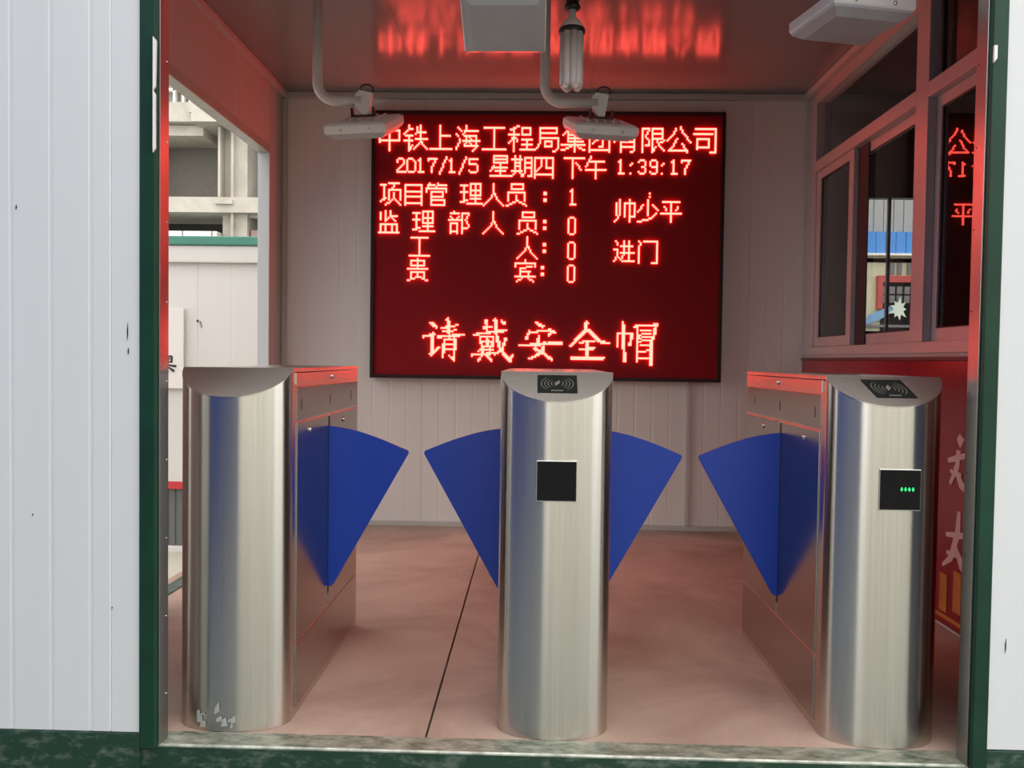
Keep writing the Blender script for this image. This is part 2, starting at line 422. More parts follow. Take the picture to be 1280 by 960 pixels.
# ================================================================ LED SCREEN
SX0, SX1, SZ0, SZ1, SY = -.955, 1.067, .872, 2.408, 4.80
P = .00941; CO, RO = -.923, 2.393
scr = thing('led_screen', 'large black-framed red LED message screen hanging on the back wall', 'screen', ((SX0+SX1)/2, SY, SZ0))
loc2(bx('screen_case', M['frame'], SX0+.004, SX1-.004, SY+.012, YB-.002, SZ0+.004, SZ1-.004), scr)
loc2(bx('display_face', M['face'], SX0+.018, SX1-.018, SY+.004, SY+.0115, SZ0+.018, SZ1-.018), scr)
for a in ((SX0, SX1, SZ0, SZ0+.02), (SX0, SX1, SZ1-.02, SZ1), (SX0, SX0+.02, SZ0+.0201, SZ1-.0201), (SX1-.02, SX1, SZ0+.0201, SZ1-.0201)):
    loc2(bx('frame_bar', M['frame'], a[0], a[1], SY-.008, SY+.0118, a[2], a[3], bevel=.002), scr)
GL = {
 '中': "7,0 7,15;1,3 13,3 13,9;1,3 1,10;1,9 13,9",
 '铁': "3,0 3,2 0,5;3,2 5,2;1,6 5,6;0,9 5,9;3,6 3,15 5,12;8,1 8,3 7,5;8,4 13,4;10,0 10,9;7,8 14,8;10,9 9,11 6,14;11,10 11,11 14,14",
 '上': "6,0 6,14;7,6 12,6;0,14 13,14",
 '海': "1,1 3,3;0,5 1,6;2,8 2,9 0,14;6,0 6,2 4,5;6,3 13,3;5,6 12,6;6,6 6,8 5,12;12,6 12,13 10,15;4,9 14,9;5,12 13,12;8,7 9,8;8,10 9,11",
 '工': "1,1 13,1;7,1 7,14;0,14 14,14",
 '程': "6,0 1,2;0,5 6,5;3,2 3,15;3,6 0,10;4,7 5,9;8,1 13,1 13,5 8,5 8,1;8,8 14,8;8,11 14,11;11,8 11,14;7,14 15,14",
 '局': "3,1 13,1 13,4 3,4;3,1 3,9 2,12 0,14;3,7 14,7 14,13 12,15 11,15;6,9 10,9 10,12 6,12 6,9",
 '集': "5,0 4,2 1,5;4,2 4,9;8,0 9,2;4,3 13,3;4,5 12,5;4,7 12,7;4,9 13,9;8,3 8,15;0,11 14,11;7,11 4,13 0,14;9,11 11,13 14,14",
 '团': "1,1 1,15;1,1 13,1 13,15;1,14 13,14;3,5 11,5;9,3 9,12 7,12;8,6 3,10",
 '有': "0,3 14,3;7,0 5,4 0,9;4,6 12,6 12,14 10,15;4,6 4,15;4,9 12,9;4,12 12,12",
 '限': "1,1 1,15;1,1 5,1 3,6 5,8 5,11 3,11;7,1 13,1 13,7;7,4 13,4;7,7 13,7;7,1 7,15 9,12;9,7 11,11 14,14;14,8 11,10",
 '公': "5,1 4,4 0,8;8,0 9,3 14,9;6,7 3,12 1,14;1,14 11,14;9,10 11,13 12,15",
 '司': "1,1 13,1 13,15 10,15;0,4 11,4;2,7 9,7 9,12 2,12;2,7 2,13",
 '星': "2,0 10,0 10,4 2,4 2,0;2,2 10,2;6,4 6,12;2,6 0,9;2,7 10,7;3,9 9,9;0,12 12,12",
 '期': "2,0 2,9;5,0 5,9;0,2 6,2;2,4 5,4;2,6 5,6;0,9 6,9;2,10 0,12;5,10 6,12;8,1 12,1 12,12 10,12;8,1 8,9 7,12;8,4 12,4;8,7 12,7",
 '四': "0,1 11,1 11,13;0,1 0,13;0,11 11,11;4,1 4,6 1,9;7,1 7,7 10,7",
 '下': "0,1 12,1;5,1 5,13;7,4 10,8",
 '午': "3,0 0,6;2,3 11,3;0,8 12,8;6,3 6,13",
 'a2': "0,2 0,1 1,0 3,0 4,1 4,3 0,7 0,8 5,8", 'a0': "1,0 3,0 5,2 5,7 4,8 1,8 0,7 0,1", 'a1': "0,1 1,0 1,8;0,8 3,8",
 'a7': "0,1 0,0 5,0 2,5 2,8", 'a/': "4,-1 0,9", 'a5': "5,0 0,0 0,3 4,3 5,4 5,7 4,8 1,8 0,7",
 'a3': "0,1 1,0 3,0 4,1 4,3 3,4 2,4;3,4 4,5 4,7 3,8 1,8 0,7", 'a9': "4,4 1,4 0,3 0,1 1,0 3,0 4,1 4,7 3,8 1,8 0,7", 'a:': "1,2;0,8;0,3",
 '项': "0,1 3,1;2,1 2,9;0,11 3,9;5,0 11,0;8,1 7,3;5,4 12,4 12,10;5,4 5,10;8,6 8,9 6,11 3,13;9,10 12,13",
 '目': "0,1 10,1 10,13;0,1 0,13;0,5 10,5;0,8 10,8;0,12 10,12",
 '管': "2,0 0,3;1,1 5,1;7,0 6,2;7,1 12,1;0,3 12,3;0,3 0,5;12,3 12,5;3,5 10,5 10,8 3,8;3,5 3,13;3,10 11,10 11,13 3,13",
 '理': "0,1 4,1;0,5 4,5;2,1 2,10;0,11 4,10;6,0 12,0 12,7 6,7 6,0;6,4 12,4;9,0 9,12;6,9 12,9;4,12 13,12",
 '人': "6,0 6,5 4,9 0,13;6,5 8,9 12,13",
 '员': "3,0 10,0 10,3 3,3 3,0;1,5 11,5 11,10;1,5 1,10;6,7 6,10 3,12 0,13;7,10 12,13",
 '监': "1,1 1,5;4,0 4,6;7,0 7,3 11,3;7,3 5,5;8,4 10,6;1,8 11,8 11,13;1,8 1,13;4,8 4,13;8,8 8,13;0,13 12,13",
 '部': "3,0 3,1;1,1 6,1;1,3 2,4;6,3 5,4;0,5 7,5;1,7 5,7 5,13;1,7 1,13;1,12 5,12;8,1 12,1 10,5 12,8 11,10 9,10;8,1 8,13",
 'g': "1,0 11,0;6,0 6,11;0,11 12,11",
 '贵': "2,1 10,1 10,4 2,4 2,1;6,0 6,6;0,6 12,6;2,8 10,8 10,11;2,8 2,11;6,9 6,11 0,13;7,11 12,13",
 '宾': "6,0 6,1;0,2 12,2;0,2 0,4;12,2 12,4;10,4 3,5;3,5 3,10;3,7 9,7;8,7 8,10;0,10 12,10;4,11 1,13;8,11 11,13",
 '帅': "1,2 1,9;3,0 3,9 0,13;6,2 12,2 12,10 10,10;6,2 6,10;9,0 9,13",
 '少': "6,0 6,9;3,3 0,7;9,3 12,6;11,8 8,11 0,13;7,-4;7,-2",
 '平': "1,1 11,1;6,1 6,13;2,4 3,6;10,4 9,6;0,8 12,8",
 '进': "1,0 2,2;0,5 2,5 2,9 0,12;3,10 5,12 12,12;4,3 11,3;4,7 12,7;6,0 6,7 4,11;9,0 9,11",
 '门': "0,0 1,2;0,3 0,13;3,0 11,0 11,13 8,13",
 ':': "0,0 1,0 1,1 0,1;0,4 1,4 1,5 0,5",
 'b1': "0,1 1,0 1,9;0,9 3,9", 'b0': "1,0 3,0 4,1 4,9 3,10 1,10 0,9 0,1 1,0",
}
TXT = [(c, 16*i, 7) for i, c in enumerate('中铁上海工程局集团有限公司')]
TXT += [(c, x, 27) for c, x in zip(('a2','a0','a1','a7','a/','a1','a/','a5'), (12, 18, 25, 31, 38, 44, 50, 56))]
TXT += [('星', 69, 25), ('期', 82, 25), ('四', 96, 25), ('下', 114, 25), ('午', 127, 25)]
TXT += [(c, x, 27) for c, x in zip(('a1','a:','a3','a9','a:','a1','a7'), (147, 154, 159, 166, 173, 179, 185))]
TXT += [('项', 2, 42), ('目', 17, 42), ('管', 30, 42), ('理', 51, 42), ('人', 65, 42), ('员', 79, 42), (':', 102, 47), ('b1', 118, 45)]
TXT += [('监', 1, 59), ('理', 22, 59), ('部', 44, 59), ('人', 65, 59), ('员', 86, 59), (':', 102, 64), ('b0', 117, 62)]
TXT += [('g', 20, 75), ('人', 86, 74), (':', 102, 78), ('b0', 117, 77)]
TXT += [('贵', 19, 88), ('宾', 85, 88), (':', 101, 92), ('b0', 117, 91)]
TXT += [('帅', 145, 51), ('少', 159, 51), ('平', 173, 51), ('进', 145, 76), ('门', 160, 76)]
BIG = [(29,124,26,"400 c00 600 380600 1c0630 e0fc0 27e00 660 3f80 80600 3c02ff 3f9fff8 219c240 181fe0 181060 181060 183fe0 183060 19b060 1b3fe0 1e3040 1c3040 382040 102240 21c0 c0 40"),
 (59,124,26,"800 31c80 30ce0 30c60 10c00 7ec00 70c00 10ff0 1ffc0 7fcc00 1e00400 1ff600 111630 119630 1ff720 19b360 9b360 ff340 c41c0 1ff1c0 2c43c0 dfe60 3ffc871 209803b 10c01e 30600e 202006"),
 (88,126,27,"18000 e000 7800 1000 180 10ffe0 1f80f0 300180 204100 604000 60c000 c000 cdff fffff 7ffe800 11800 39800 1f800 7800 fc00 1c600 70380 1c01c0 40"),
 (119,125,25,"4000 e000 c000 c000 c000 f000 1f800 39c00 70e00 e0700 1c0380 3801c0 31fef8 67603f c06000 1806000 7e00 7fc00 6000 6000 6000 6000 fffff8 fffff0"),
 (148,125,25,"200000 200007 303fff 307002 301006 3017f6 301006 1ff93f6 1319c04 1319bfc 1319c0c 13113f8 1311c18 1331018 13317f8 1301018 301018 101078 101f98 181018 181018 181018 181ff8 181018 181018 18 18")]
def cells(spec):
    on = set()
    for stroke in spec.split(';'):
        p = [tuple(map(int, q.split(','))) for q in stroke.split()]
        if len(p) == 1: on.add(p[0])
        for (a, b), (c, d) in zip(p, p[1:]):
            n_ = max(abs(c-a), abs(d-b), 1)
            for t in range(n_+1): on.add((int(math.floor(a+(c-a)*t/n_+.5)), int(math.floor(b+(d-b)*t/n_+.5))))
    return on
def led_char(on, c0, r0):
    bm = bm_new(); h, t = P*.485, P*.43
    for c, r in sorted(on):
        if not (0 <= c0+c < 208): continue
        x = (c+.5)*P; z = -(r+.5)*P
        A = [bm.verts.new((x+sx*h, 0, z+sz*h)) for sx, sz in ((-1,-1),(1,-1),(1,1),(-1,1))]
        B = [bm.verts.new((x+sx*t, -.0085, z+sz*t)) for sx, sz in ((-1,-1),(1,-1),(1,1),(-1,1))]
        bm.faces.new(B)
        for k in range(4): bm.faces.new((A[k], A[(k+1) % 4], B[(k+1) % 4], B[k]))
    o = obj('led_character', bm, M['led']); o['kind'] = 'stuff'
    o.location = (CO+c0*P, SY+.0038, RO-r0*P); loc2(o, scr)
for g, c0, r0 in TXT: led_char(cells(GL[g]), c0, r0)
for c0, r0, wd, rows in BIG:
    on = set()
    for r, hx in enumerate(rows.split()):
        v = int(hx, 16)
        for c in range(wd):
            if v >> (wd-1-c) & 1: on.add((c, r))
    led_char(on, c0, r0)

# ================================================================ TURNSTILES
HW, TB, TYC, TYB, TZ = .1475, .087, 2.215, 3.03, .955
TYC = 2.2155
SL = .85
def turnstile(cx, label, flaps, reader, display, dotted=False):
    t = thing('flap_turnstile', label, 'turnstile', (cx, TYC, 0.001), 'flap turnstiles across the entrance')
    Yl = TYB-TYC
    bm = bm_new(); box(bm, -HW, HW, 0, Yl, 0, TZ-.012-.002); obj('housing', bm, M['steel'], t, uv=True)
    # lid
    bm = bm_new(); box(bm, -HW-.001, HW+.001, 0, Yl+.001, TZ-.012, TZ-.001); obj('lid', bm, M['steel'], t, uv=True, bevel=.0015)
    # curved front shell
    bm = bm_new(); N = 56; lo = []; hi = []
    for k in range(N+1):
        a = math.pi*k/N; x = -HW*math.cos(a); y = -TB*math.sin(a)
        lo.append(bm.verts.new((x, y, .0))); hi.append(bm.verts.new((x, y, TZ-.002+SL*y)))
    for k in range(N): bm.faces.new((lo[k], lo[k+1], hi[k+1], hi[k])).smooth = True
    uvs(bm); obj('curved_front', bm, M['steel'], t, fix=False)
    # sloped top plate with a small lip
    bm = bm_new(); top = []; bot = []
    for k in range(N+1):
        a = math.pi*k/N; x = -(HW+.001)*math.cos(a); y = -(TB+.001)*math.sin(a)
        top.append(bm.verts.new((x, y, TZ-.001+SL*y))); bot.append(bm.verts.new((x, y, TZ-.004+SL*y)))
    bm.faces.new(top); bm.faces.new(bot[::-1])
    for k in range(N): bm.faces.new((bot[k], bot[k+1], top[k+1], top[k]))
    bm.faces.new((bot[N], bot[0], top[0], top[N]))
    obj('sloped_top', bm, M['steel3'], t, uv=True)
    # side panels, doors, locks on both sides
    for s in (-1, 1):
        def pl(name, y0, y1, z0, z1, pr=.003, m='steel2'):
            xa, xb = sorted((s*HW, s*(HW+pr)))
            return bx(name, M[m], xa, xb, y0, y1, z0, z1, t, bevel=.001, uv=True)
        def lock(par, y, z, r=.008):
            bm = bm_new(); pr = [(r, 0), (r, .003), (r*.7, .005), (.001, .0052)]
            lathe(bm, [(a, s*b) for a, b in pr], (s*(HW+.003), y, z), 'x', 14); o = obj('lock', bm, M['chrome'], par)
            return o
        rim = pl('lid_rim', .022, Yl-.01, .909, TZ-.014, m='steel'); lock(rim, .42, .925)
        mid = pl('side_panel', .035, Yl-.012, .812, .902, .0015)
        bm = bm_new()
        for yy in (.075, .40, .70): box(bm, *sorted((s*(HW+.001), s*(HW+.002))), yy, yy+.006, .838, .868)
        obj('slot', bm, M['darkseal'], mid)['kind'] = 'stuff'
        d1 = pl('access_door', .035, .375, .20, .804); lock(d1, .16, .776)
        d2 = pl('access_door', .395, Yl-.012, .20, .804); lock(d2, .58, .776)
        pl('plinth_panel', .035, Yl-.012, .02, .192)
        # dark slot the flap slides through
        bm = bm_new(); box(bm, *sorted((s*(HW+.0005), s*(HW+.0035))), .3775, .3925, .24, .80); obj('flap_slot', bm, M['darkseal'], t)
    if not flaps[1:] and flaps[0] > 0:      # torn protective film left at the foot of the front shell
        bm = bm_new(); rnd = random.Random(3)
        for q in range(11):
            a0_ = -.115+.145*rnd.random(); z0_ = .006+.045*rnd.random(); ww = .006+.014*rnd.random(); hh = .008+.03*rnd.random()
            P4 = []
            for u, v in ((0, 0), (1, .3*rnd.random()), (.8+.2*rnd.random(), 1), (.3*rnd.random(), .5+.3*rnd.random())):
                x_ = a0_+ww*u; y_ = -TB*math.sqrt(1-(x_/HW)**2)-.0012-.003*rnd.random()*v
                P4.append(bm.verts.new((x_, y_, z0_+hh*v)))
            bm.faces.new(P4)
        obj('film_remnant', bm, M['filmdull'], t)['kind'] = 'stuff'
    for s in flaps:
        bm = bm_new(); y0, y1 = .381, .389
        z0 = .262; Rr = .505; a0, a1 = R(92), R(30.5)
        rot = []
        rot.append((s*(HW-.02), z0+.02)); rot.append((s*(HW+.000), z0+.004)); rot.append((s*(HW+.012), z0-.002)); rot.append((s*(HW+.022), z0+.008))
        ctr = (HW-.004, z0+.0)
        tipx, tipz = HW+.255, .692
        rot.append((s*(tipx-.003), tipz-.012)); rot.append((s*(tipx+.001), tipz-.003)); rot.append((s*(tipx-.003), tipz+.004))
        # crown arc from tip back to the housing
        for k in range(1, 15):
            u = k/14; x = tipx-.004+(HW-.02-tipx)*u; z = tipz+.004+(.767-tipz)*math.sin(u*math.pi/2*.98)**1.0
            rot.append((s*x, z))
        prism(bm, rot, 'y', y0, y1)
        f = obj('flap', bm, M['blue'], t, bevel=.0)
    zc = lambda y: TZ-.001+SL*y
    if reader:
        sk = reader
        def Q(u, v, h):   # u across, v along slope (0 at chord .. 1 at front) on the sloped plate
            y = -.012-.052*v; return Vector((.052*u+sk*(v-.5)*.02, y, zc(y)+h))
        bm = bm_new()
        for h0, h1 in ((-.001, .0018),):
            A = [bm.verts.new(Q(u, v, h0)) for u, v in ((-1,0),(1,0),(1,1),(-1,1))]; B = [bm.verts.new(Q(u, v, h1)) for u, v in ((-1,0),(1,0),(1,1),(-1,1))]
            bm.faces.new(B)
            for k in range(4): bm.faces.new((A[k], A[(k+1) % 4], B[(k+1) % 4], B[k]))
        pad = obj('card_reader', bm, M['pad'], t)
        bm = bm_new()
        for sg in (-1, 1):
            for rr in (.25, .42, .59, .76):
                pts = [(sg*(.05+rr*math.cos(a)), .5+rr*.55*math.sin(a)) for a in [R(-52+13*i) for i in range(9)]]
                for (u0, v0), (u1, v1) in zip(pts, pts[1:]):
                    e = .03
                    bm.faces.new([bm.verts.new(Q(a, b, .0024)) for a, b in ((u0-e/2, v0), (u1-e/2, v1), (u1+e/2, v1), (u0+e/2, v0))])
        for k in range(6):
            bm.faces.new([bm.verts.new(Q(a, b, .0024)) for a, b in ((-.3+.1*k, .86), (-.23+.1*k, .86), (-.23+.1*k, .92), (-.3+.1*k, .92))])
        for (u0, v0, u1, v1) in ((-.12, .55, .12, .4), (-.12, .45, .12, .3)):
            bm.faces.new([bm.verts.new(Q(a, b, .0024)) for a, b in ((u0, v0), (u1, v1), (u1, v1+.08), (u0, v0+.08))])
        obj('wave_symbol', bm, M['padl'], pad)['kind'] = 'stuff'
    if display:
        dx, dz = display
        y = -TB*math.sqrt(max(0, 1-(dx/HW)**2))
        e = -TB-.002 if abs(dx) < .02 else y-.006
        bx('display_bezel', M['chrome'], dx-.0525, dx+.0525, e+.0005, e+.03, dz-.0525, dz+.0525, t, bevel=.001)
        dsp = bx('display_window', M['blackplas'], dx-.0505, dx+.0505, e-.001, e+.004, dz-.0505, dz+.0505, t)
        if dotted:
            bm = bm_new()
            for k in range(4):
                x = dx+.004+k*.0095
                for q, w_ in ((0, .006), (.0035, .003), (-.0035, .003)):
                    box(bm, x-w_/2-.001, x+w_/2-.001, e-.0022, e-.001, dz+.002+q-.0012, dz+.002+q+.0012)
            obj('arrow_lights', bm, M['gled'], dsp)
    return t
turnstile(-.795, 'leftmost stainless steel turnstile pedestal, plain curved front, one blue flap pointing right', [1], None, None)
turnstile(.060, 'middle stainless turnstile pedestal with blank black square and two blue flaps', [-1, 1], .01, (.0005, .675))
turnstile(.917, 'rightmost stainless turnstile pedestal with green arrow display and one blue flap', [-1], 1.2, (.014, .668), True)

# ================================================================ CEILING FLOODLIGHTS
def floodlight(loc, label, rz, tilt, elbow, face_up=False, arm=True):
    """white LED floodlight on a bent pipe. loc = centre of the lamp head; elbow = offset of the vertical pipe"""
    t = thing('ceiling_floodlight', label, 'floodlight', loc, 'white floodlights on bent pipes')
    Mx = Matrix.Rotation(R(rz), 4, 'Z') @ Matrix.Rotation(R(tilt), 4, 'X')
    def put(name, bm, m, par, **k):
        bmesh.ops.transform(bm, matrix=Mx, verts=bm.verts[:]); return obj(name, bm, m, par, **k)
    W, L, Hh = .128, .118, .030
    bm = bm_new()     # pan: rim, bevelled shoulders towards the back
    rings = []
    for (w_, l_, z) in ((W-.012, L-.012, Hh), (W, L, Hh-.008), (W, L, -.004), (W-.004, L-.004, -.010)):
        rings.append([bm.verts.new(p) for p in ((-w_, -l_, z), (w_, -l_, z), (w_, l_, z), (-w_, l_, z))])
    bm.faces.new(rings[0])
    for a, b in zip(rings, rings[1:]):
        for k in range(4): bm.faces.new((a[k], b[k], b[(k+1) % 4], a[(k+1) % 4]))
    bm.faces.new(rings[-1][::-1])
    hs = put('housing', bm, M['lampw'], t, bevel=.002)
    bm = bm_new(); rings = []
    for (w_, l_, z) in ((W-.004, L-.004, -.0095), (W-.006, L-.006, -.016), (W-.030, L-.030, -.034)):
        rings.append([bm.verts.new(p) for p in ((-w_, -l_, z), (w_, -l_, z), (w_, l_, z), (-w_, l_, z))])
    for a, b in zip(rings, rings[1:]):
        for k in range(4): bm.faces.new((a[k], b[k], b[(k+1) % 4], a[(k+1) % 4]))
    bm.faces.new(rings[-1][::-1]); bm.faces.new(rings[0])
    put('diffuser', bm, M['lampglass'], t)
    bm = bm_new()
    for x in (-.07, -.035, 0, .035, .07): box(bm, x-.002, x+.002, -.07, .07, Hh, Hh+.010)
    put('cooling_fin', bm, M['lampw'], hs)['kind'] = 'stuff'
    bm = bm_new()
    for x in (-.06, .06): lathe(bm, [(.006, 0), (.006, -.004), (.002, -.006)], (x, -L, .004), 'y', 10)
    put('screw', bm, M['chrome'], hs)['kind'] = 'stuff'
    # bracket
    bm = bm_new(); box(bm, -.05, .05, -.012, .012, Hh+.010, Hh+.016)
    for s in (-1, 1): prism(bm, [(-.012, Hh+.016), (.012, Hh+.016), (.008, Hh+.045), (-.008, Hh+.045)], 'x', s*.046-.003, s*.046+.003)
    put('yoke', bm, M['blackm'], t)
    ex, ey, rise = elbow
    # bracket plate joining yoke and pipe, upright
    bm = bm_new(); top = Mx @ Vector((0, 0, Hh+.016))
    prism(bm, [(-.035, top.z+.03), (-.006, top.z-.002), (.018, top.z-.002), (.034, top.z+.085), (-.018, top.z+.095), (-.035, top.z+.078)], 'y', top.y-.014, top.y+.014)
    obj('bracket_plate', bm, M['lampw'], t, bevel=.002)
    bm = bm_new()
    pts = []
    sx = -1 if ex < 0 else 1
    c = Vector((ex-sx*.075, top.y+ey*.0, top.z+.055+.075)); r = .075
    pts.append((-.01*1, top.y, top.z+.055)); pts.append((c.x, top.y, top.z+.055))
    for k in range(1, 9):
        a = R(90*k/8); pts.append((c.x+sx*r*math.sin(a), top.y, c.z-r*math.cos(a)))
    pts.append((ex, top.y, H-.006-loc[2]))
    tube(bm, pts, .0205, 18); obj('pipe_arm', bm, M['pipe'], t)
    bm = bm_new(); lathe(bm, [(.045, -.008), (.045, -.0005), (.02, -.0003)], (ex, top.y, H-loc[2]), 'z', 20); obj('ceiling_flange', bm, M['lampw'], t)
    bm = bm_new()
    lp = [(.012+.026*math.cos(a), top.y-.017, top.z+.095+.02*math.sin(a)) for a in [R(-30+24*i) for i in range(10)]]
    tube(bm, lp, .0035, 6); obj('cable_loop', bm, M['blackm'], t)
    return t
floodlight((-.700, 3.38, 1.922), 'small white floodlight at left, its head overlapping the screen corner, on a bent pipe', -10, 24, (-.19, 0, 0))
floodlight((.250, 3.42, 1.930), 'small white floodlight beside the bulb, overlapping the middle of the top text row', 12, 22, (-.225, 0, 0))
floodlight((-.108, 2.555, 2.015), 'big square white floodlight near the top centre of the entrance, seen from below', 0, -25, (-.17, 0, 0))
floodlight((.905, 2.48, 1.990), 'tilted white floodlight at top right near the window frame, seen from below', 13, 0, (-.16, 0, 0))

# ================================================================ HANGING BULB
hb = thing('hanging_bulb', 'white energy saving bulb in a black socket hanging from the ceiling', 'bulb', (.108, 2.80, 1.885))
bm = bm_new(); lathe(bm, [(.022, .335), (.022, .278), (.027, .276), (.027, .268), (.019, .262)], seg=20); loc = (0, 0, 0)
def hp(name, bm, m): return obj(name, bm, m, hb)
hp('socket', bm, M['blackm'])
bm = bm_new(); lathe(bm, [(.013, .264), (.013, .240), (.026, .226), (.040, .206), (.042, .196)], seg=24); hp('bulb_neck', bm, M['bulbw'])
bm = bm_new(); lathe(bm, [(.0435, .200), (.0445, .196), (.0445, .190), (.0435, .186)], seg=28); hp('base_ring', bm, M['blackm'])
bm = bm_new()
for k in range(8):
    a = R(45*k+10); x, y = .028*math.cos(a), .028*math.sin(a)
    tube(bm, [(x, y, .190), (x, y, .02), (x*.92, y*.92, .008)], [  .0125, .0125, .007], 12)
for k in range(4):
    a = R(90*k+10); b = R(90*k+55)
    tube(bm, [(.028*math.cos(a), .028*math.sin(a), .014), (.026*math.cos((a+b)/2), .026*math.sin((a+b)/2), .008), (.028*math.cos(b), .028*math.sin(b), .014)], .010, 10)
hp('glass_tubes', bm, M['bulbw'])
bm = bm_new(); tube(bm, [(0, 0, .33), (.004, 0, .45), (0, 0, H-.002-1.885)], .004, 8); hp('cord', bm, M['blackm'])
bm = bm_new(); lathe(bm, [(.03, -.018), (.035, -.0005), (.01, -.0003)], (0, 0, H-1.885), seg=16); hp('ceiling_rose', bm, M['lampw'])

# ================================================================ OUTSIDE
gd = tag(bx('ground', M['ground'], -60, 60, -40, 80, GZ-.1, GZ), 'beige concrete yard around the booth', 'ground')
gd['kind'] = 'structure'; del gd['label']; del gd['category']
st(bx('floor_outside', M['paving'], -9, -1.63, 2.4, 5.52, GZ, GZ+.012))
# plinth carrying the booth
st(bx('trim_11', M['conc'], -1.62, 4.4, 2.06, 5.3, GZ, -.125))

# white site cabin seen through the left opening
YC = 5.5
sc = thing('site_cabin', 'white site cabin with green roof trim and red stripe, seen through the left opening', 'cabin', (-3.5, YC, GZ))
def cab(name, m, x0, x1, y0, y1, z0, z1, bevel=0): return loc2(bx(name, m, x0, x1, y0, y1, z0, z1, bevel=bevel), sc)
x = -8.0
while x < -.55:
    bm = bm_new(); ribbed(bm, 'x', x, x+1.15, .14, 1.60, YC, .06, -1, pitch=.23, dep=.001); loc2(obj('wall_panel', bm, M['cabin']), sc)
    bm = bm_new(); ribbed(bm, 'x', x, x+1.15, GZ+.045, .09, YC+.01, .06, -1, pitch=.05, dep=.006); loc2(obj('grey_base_panel', bm, M['cabingrey']), sc)
    x += 1.15
cab('red_stripe', M['cabinr'], -8, .05, YC-.008, YC+.05, .091, .139)
cab('base_rail', M['cabin'], -8, .05, YC-.02, YC+.05, GZ, GZ+.044, .004)
cab('top_rail', M['cabin'], -8, .05, YC-.035, YC+.06, 1.602, 1.715, .008)
cab('green_trim', M['cabing'], -8, .05, YC-.05, YC+.06, 1.716, 1.775, .008)
cab('body', M['cabin'], -8, .05, YC+.062, YC+2.4, GZ, 1.70)
nb = thing('notice_board', 'white notice board with black calligraphy leaning on the cabin wall', 'board', (-2.7, YC-.02, .74))
loc2(bx('board', M['board'], -3.2, -2.335, YC-.030, YC-.0105, .765, 1.300, bevel=.003), nb)
bm = bm_new()
SK = [0]
def ystroke(bm, pts):
    SK[0] += 1; b2 = bm_new(); brush(b2, [(x, z, w_) for x, z, w_ in pts], -.00025*SK[0])
    me = bpy.data.meshes.new('tmp'); b2.to_mesh(me); b2.free()
    vs = [bm.verts.new((v.co.y, YC-.0315+v.co.x, v.co.z)) for v in me.vertices]
    for p in me.polygons: bm.faces.new([vs[i] for i in p.vertices])
    bpy.data.meshes.remove(me)
cx, cz = -2.44, .925
for s_ in ([(-.04,.05,.01),(.03,.055,.012)], [(-.03,.055,.010),(-.03,.02,.012)], [(.03,.055,.012),(.026,.01,.014)], [(-.03,.035,.007),(.026,.038,.007)], [(-.03,.016,.008),(.028,.018,.008)],
           [(-.07,-.006,.012),(.0,-.004,.010),(.06,-.012,.016)], [(.005,.05,.009),(.0,-.06,.012)], [(-.01,-.02,.008),(-.05,-.05,.014)], [(.01,-.02,.008),(.045,-.045,.02)], [(-.08,.04,.014),(-.065,.03,.01)], [(-.085,.0,.012),(-.07,-.01,.012)]):
    ystroke(bm, [(cx+a, cz+b, c) for a, b, c in s_])
loc2(obj('painted_character', bm, M['ink']), nb)
bm = bm_new()
for s_ in ([(-2.255,1.225,.006),(-2.245,1.213,.018)], [(-2.235,1.212,.006),(-2.228,1.205,.012)], [(-2.228,1.20,.006),(-2.222,1.17,.004)]): ystroke(bm, s_)
bmesh.ops.translate(bm, verts=bm.verts[:], vec=(0, .028, 0))
loc2(obj('ink_mark', bm, M['ink']), sc)

# concrete frame building under construction far behind
YD = 40; k_ = YD/1040
def PX(px): return (px-668)*k_
def PZ(py): return CH+(443-py)*k_
cb = thing('concrete_building', 'unfinished concrete frame building rising behind the white cabin', 'building', (PX(240), YD, GZ))
def con(name, m, px0, px1, y0, y1, py0, py1):
    return loc2(bx(name, m, PX(px0), PX(px1), YD+y0, YD+y1, PZ(py1), PZ(py0)), cb)
con('dark_interior', M['concd'], 0, 520, 3.4, 3.8, -10, 520)
con('floor_slab', M['conc'], 0, 263, -.3, 3.3, 128, 152)
con('floor_slab', M['conc'], 240, 520, -.9, 3.3, 137, 145)
con('edge_beam', M['conc'], 243, 300, -.9, 3.3, 145, 156)
con('edge_beam', M['conc'], 0, 247, .2, 3.3, 153, 166)
con('floor_slab', M['conc'], 0, 520, -.3, 3.3, 245, 264)
con('edge_beam', M['conc'], 0, 240, -.1, 3.3, 0, 10)
for a, b, c, d in ((269, 285, 156, 300), (286.5, 304, 156, 300), (150, 165, 166, 300), (60, 75, 166, 300), (360, 380, 100, 300)):
    con('column', M['conc'], a, b, .1 if a > 280 else .5, 2.5, c, d)
con('column', M['conc'], 269, 272, -.15, .45, 157, 244)
con('column', M['conc'], 285.5, 288.5, -.15, .45, 157, 300)
con('column_cap', M['conc'], 268, 290, -.45, .45, 249, 254)
for a in (208, 219, 228, 236): con('window_mullion', M['board'], a, a+2.5, .2, .5, 100, 128)
con('window_mullion', M['board'], 150, 245, .2, .5, 107, 110)
con('window_pane', plain('greenish_pane', (.22, .25, .22), .3), 150, 245, .6, .7, 85, 128)
for a, b in ((150, 192), (194, 224), (226, 261), (263, 268)): con('parapet_block', M['cabin'], a, b, -.2, .5, 287, 303)
con('block_infill', M['brick'], 306, 345, .4, .7, 283, 300)
con('edge_beam', M['conc'], 304, 400, .3, 1.2, 262, 268)
con('rear_wall', plain('far_interior_wall', (.17, .155, .14), .9), 0, 520, 2.6, 3.3, 166, 245)

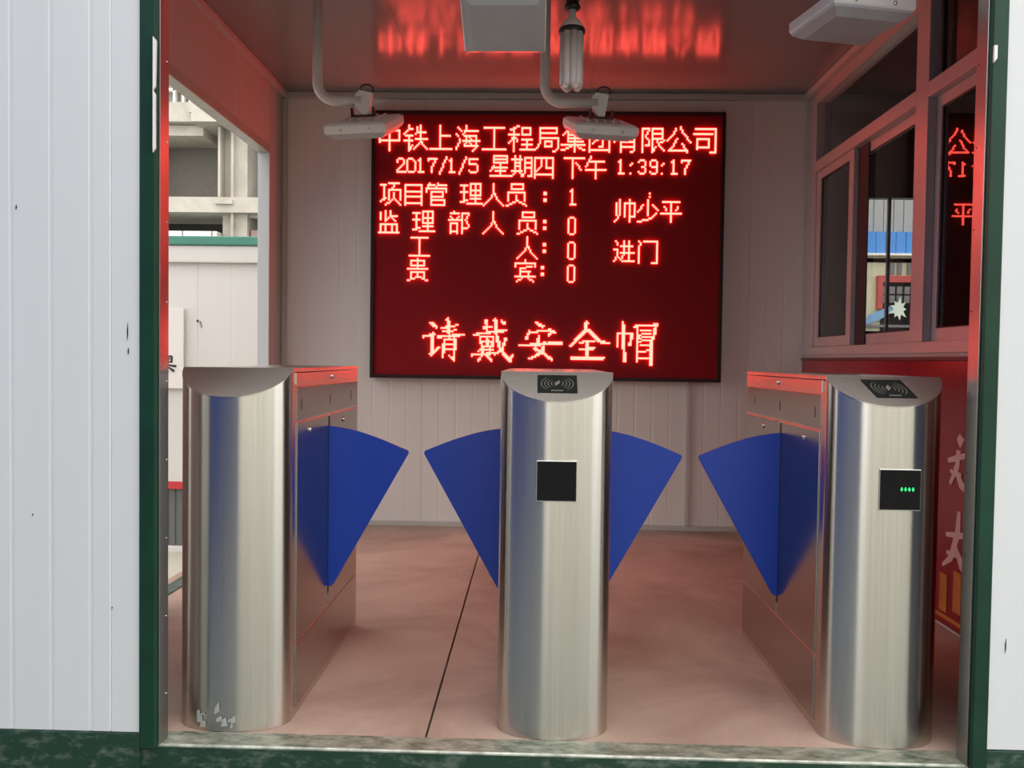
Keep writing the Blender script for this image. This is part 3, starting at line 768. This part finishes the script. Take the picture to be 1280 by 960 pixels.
# building seen through the guard room window
YE = 12.0
kb = YE/1040
def PX2(px): return (px-668)*kb
def PZ2(py): return CH+(456.5-py)*kb
rb = thing('painted_building', 'cream building with blue fascia and red framed window beyond the guard room', 'building', (PX2(1100), YE, GZ))
def rp(name, m, px0, px1, y0, y1, py0, py1, **k): return loc2(bx(name, m, PX2(px0), PX2(px1), YE+y0, YE+y1, PZ2(py1), PZ2(py0), **k), rb)
bm = bm_new(); ribbed(bm, 'x', PX2(900), PX2(1400), PZ2(294), PZ2(190), YE, .1, -1, pitch=.14, dep=.02); loc2(obj('grey_cladding', bm, M['greyclad']), rb)
bm = bm_new(); ribbed(bm, 'x', PX2(900), PX2(1400), PZ2(320), PZ2(294), YE-.1, .3, -1, pitch=.14, dep=.012); loc2(obj('blue_fascia', bm, M['blueband']), rb)
rp('white_ledge', M['board'], 900, 1400, -.16, .2, 320.5, 323)
rp('cream_wall', M['cream'], 900, 1400, 0, .2, 323.5, 520)
for a in (1103, 1112, 1124): rp('upper_window', M['greypane'], a, a+5, -.03, .0, 330, 345)
rp('red_window_frame', M['redframe'], 1087, 1135, -.08, .0, 347, 355)
rp('red_window_frame', M['redframe'], 1087, 1093, -.08, .0, 355, 388)
rp('dark_window', M['blackplas'], 1093, 1135, -.02, .0, 355, 418)
for a in (1094, 1102, 1111, 1120, 1129):
    for b in (360, 371): rp('pane', M['greypane'], a, a+6.5, -.05, -.021, b, b+9)
rp('sill_band', M['greypane'], 1060, 1135, -.06, .0, 407, 410)
bm = bm_new()
pts = []
for i in range(18):
    a = 2*math.pi*i/18; r = (7.5 if i % 2 else 11.5+2*((i*5) % 3))
    pts.append((PX2(1112+r*.8*math.cos(a)), PZ2(388-r*math.sin(a))))
prism(bm, pts, 'y', YE-.09, YE-.075); loc2(obj('painted_burst', bm, M['mural']), rb)
bm = bm_new(); prism(bm, [(PX2(1070), PZ2(408)), (PX2(1076), PZ2(396)), (PX2(1102), PZ2(384)), (PX2(1108), PZ2(390)), (PX2(1088), PZ2(402))], 'y', YE-.075, YE-.061)
loc2(obj('painted_arm', bm, M['muralb']), rb)

# behind the photographer: hoarding and buildings that the steel reflects and that shade the yard
hd = thing('site_hoarding', 'tall blue corrugated site hoarding across the yard, mirrored in the pedestals', 'hoarding', (-5, -3.2, GZ))
x = -9.6
while x < -1.3:
    bm = bm_new(); ribbed(bm, 'x', x, x+1.2, GZ, 5.4, -3.2, .05, 1, pitch=.2, dep=.02); loc2(obj('hoarding_panel', bm, M['bluew']), hd)
    x += 1.2
rbk = thing('yard_building', 'pale cream building across the yard, mirrored in the pedestals', 'building', (8, -13, GZ))
loc2(bx('wall', M['cream2'], -2.2, 22, -19, -13, GZ, 5.2), rbk)
loc2(bx('roof_edge', M['greyclad'], -2.3, 22.3, -19.3, -12.7, 5.2, 5.5), rbk)
for i in range(6): loc2(bx('window', M['greypane'], 5+i*3.0, 6.4+i*3.0, -13.0, -12.95, 1.2, 2.6), rbk)

y = -3.2  # unseen side return, added to shade the left front panel
while y < 1.2:
    bm = bm_new(); ribbed(bm, 'y', y, y+1.2, GZ, 4.8, -3.0, .05, 1, pitch=.2, dep=.02); loc2(obj('hoarding_panel', bm, M['bluew']), hd)
    y += 1.2
